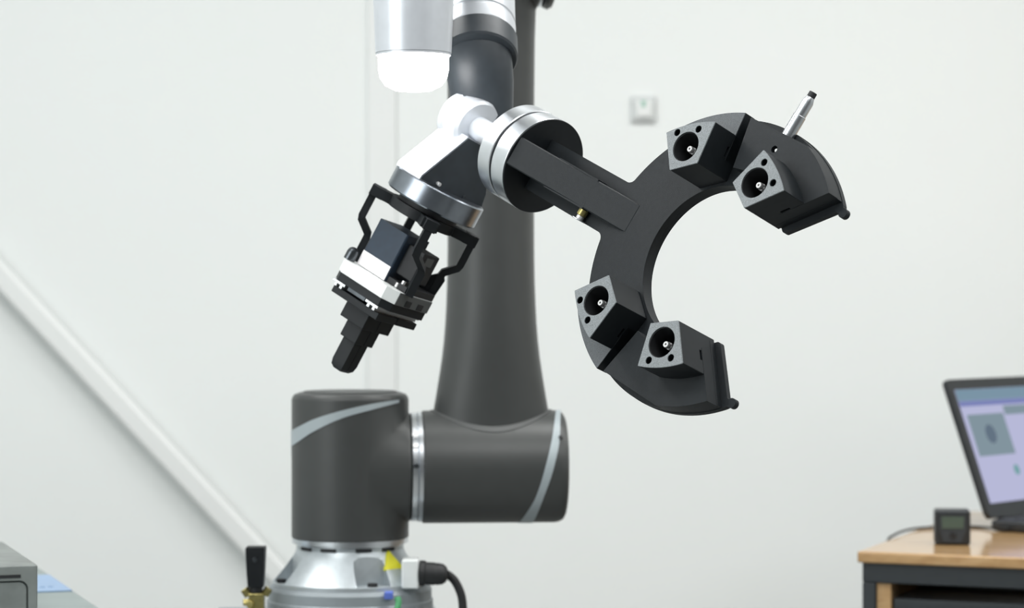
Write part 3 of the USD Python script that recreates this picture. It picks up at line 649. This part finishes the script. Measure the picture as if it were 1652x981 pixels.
obj('body_plate', gpoly(1.5, chsq(64, 17), 171.5, 193, 1), WHITEP, t, label='white body plate')
obj('side_shade_plate', gbx(1.5, 0, 63.6, 65.2, -46.5, 46.5, 172, 192.6, .4), GREYM, t, label='thin dark grey plate added as shade on the right face')  # added plate: dark grey stands for shade on the white body
obj('leg_base', gpoly(1.5, chsq(63, 16).intersection(sbox(-5, -35, 70, 70)), 161, 171, 1), BLACKM, t)
obj('slide_body', gpoly(1.5, chsq(62, 15), 193.3, 207), BLACK, t)
for c1 in (-42, 34):
    r_ = obj('slide_rail', gbx(1.5, 0, c1 - 14, c1 + 14, -61, 61, 207.3, 212, .6), GREYP, t, label='silver slide rail')
    obj('rail_foot', gbx(1.5, 0, c1 - 8, c1 - 3, -60, 60, 212.2, 217), GREYP, t); obj('rail_foot', gbx(1.5, 0, c1 + 4, c1 + 9, -60, 60, 212.2, 217), GREYP, t)
obj('rail_bridge', gbx(1.5, 0, -24, 16, -57, 57, 207.3, 214, .8), STEEL, t)
for s_ in (-1, 1):
    y0, y1 = (-56, -1) if s_ < 0 else (1, 56)
    obj('carriage', gbx(1.5, 0, -52, 52, y0, y1, 217.3, 229, 1), BLACK, t)
# side ports on the right face
for y in (-14, 20): obj('air_port', gbx(1.5, 0, 61, 66.2, y - 8, y + 8, 181, 192, .6), BLACKM, t)
for (px, py) in ((643, 459), (653, 456), (666, 470)):
    dx, dy = px - 705, py - 300; u_, a_ = .883 * dx + .469 * dy, -.469 * dx + .883 * dy
    obj('small_screw', mv(lathe([(0, -4), (3.2, -4), (3.6, -3), (3.6, 3), (2.6, 4.2), (0, 4.2)], 20), np.stack([uu, ww, aa], 1) if np.linalg.det(np.stack([uu, ww, aa], 1)) > 0 else np.stack([ww, uu, aa], 1), G3(u_, 50, a_ - 3), S), CHROME, t)
kd = G3(-70, 14, 171); obj('knob', mv(lathe([(0, 0), (9.5, 0), (9.5, -13), (8, -18), (4.5, -21), (0, -22)], 32), frame(aa), kd, S), STEEL, t, label='round dark steel screw head')
# fingers, closed; seam across e2
def fing(x0, x1, yh, a0, a1, s_, b=1): return gbx(.5, 0, x0, x1, *((-yh, -.5) if s_ < 0 else (.5, yh)), a0, a1, b)
for s_ in (-1, 1):
    f_ = fing(-26, 26, 38, 229.3, 257, s_) + fing(-17.5, 17.5, 25, 256, 286, s_)
    tipb = hull([(x, y, a) for a, k_ in ((285, 1), (326, 1), (335, .9), (340, .62)) for x in (-13 * k_, 13 * k_) for y in ((-18.5 * k_, -.5) if s_ < 0 else (.5, 18.5 * k_))])
    if SW:
        tipb = hull([(y, x, a) for a, k_ in ((285, 1), (326, 1), (335, .9), (340, .62)) for x in (-13 * k_, 13 * k_) for y in ((-18.5 * k_, -.5) if s_ < 0 else (.5, 18.5 * k_))])
    f_ = f_ + mv(tipb, RGp, O3 + S * .5 * uu, S)
    obj('finger', f_, BLACK, t, smooth=20)

# ------------------------------------------------------------------ wrist lamp
LY = 3.06; lc = W(667, 0, LY); kl = LY / F
zl = lambda y: H - (y - CY) / F * LY
t = thing('wrist_lamp', 'silver cylindrical lamp head glowing white at its lower end beside the wrist', 'lamp', np.array([lc[0], LY, zl(100)]))
at_l = lambda pr0, n=96: mv(lathe(pr0, n), np.eye(3), (lc[0], LY, 0))
obj('housing', at_l([(0, zl(-110)), (58 * kl, zl(-110)), (64.5 * kl, zl(-100)), (65 * kl, zl(0)), (61.5 * kl, zl(86)), (59 * kl, zl(86)), (0, zl(86))]), BRIGHT, t, label='silver lamp housing')
obj('rim', at_l([(0, zl(86.3)), (60.5 * kl, zl(86.3)), (60.5 * kl, zl(90)), (0, zl(90))]), BRIGHT, t)
obj('diffuser', at_l([(0, zl(90.2)), (57.5 * kl, zl(90.2)), (57 * kl, zl(112)), (54 * kl, zl(126)), (46 * kl, zl(138)), (30 * kl, zl(146)), (0, zl(149))]), GLOW, t, label='glowing white diffuser')
brk = hull([W(x, y, Y) for x, y in ((700, -90), (775, -90), (700, -60), (775, -60)) for Y in (3.06, 3.195)])
obj('bracket', brk, ADAPT, t)
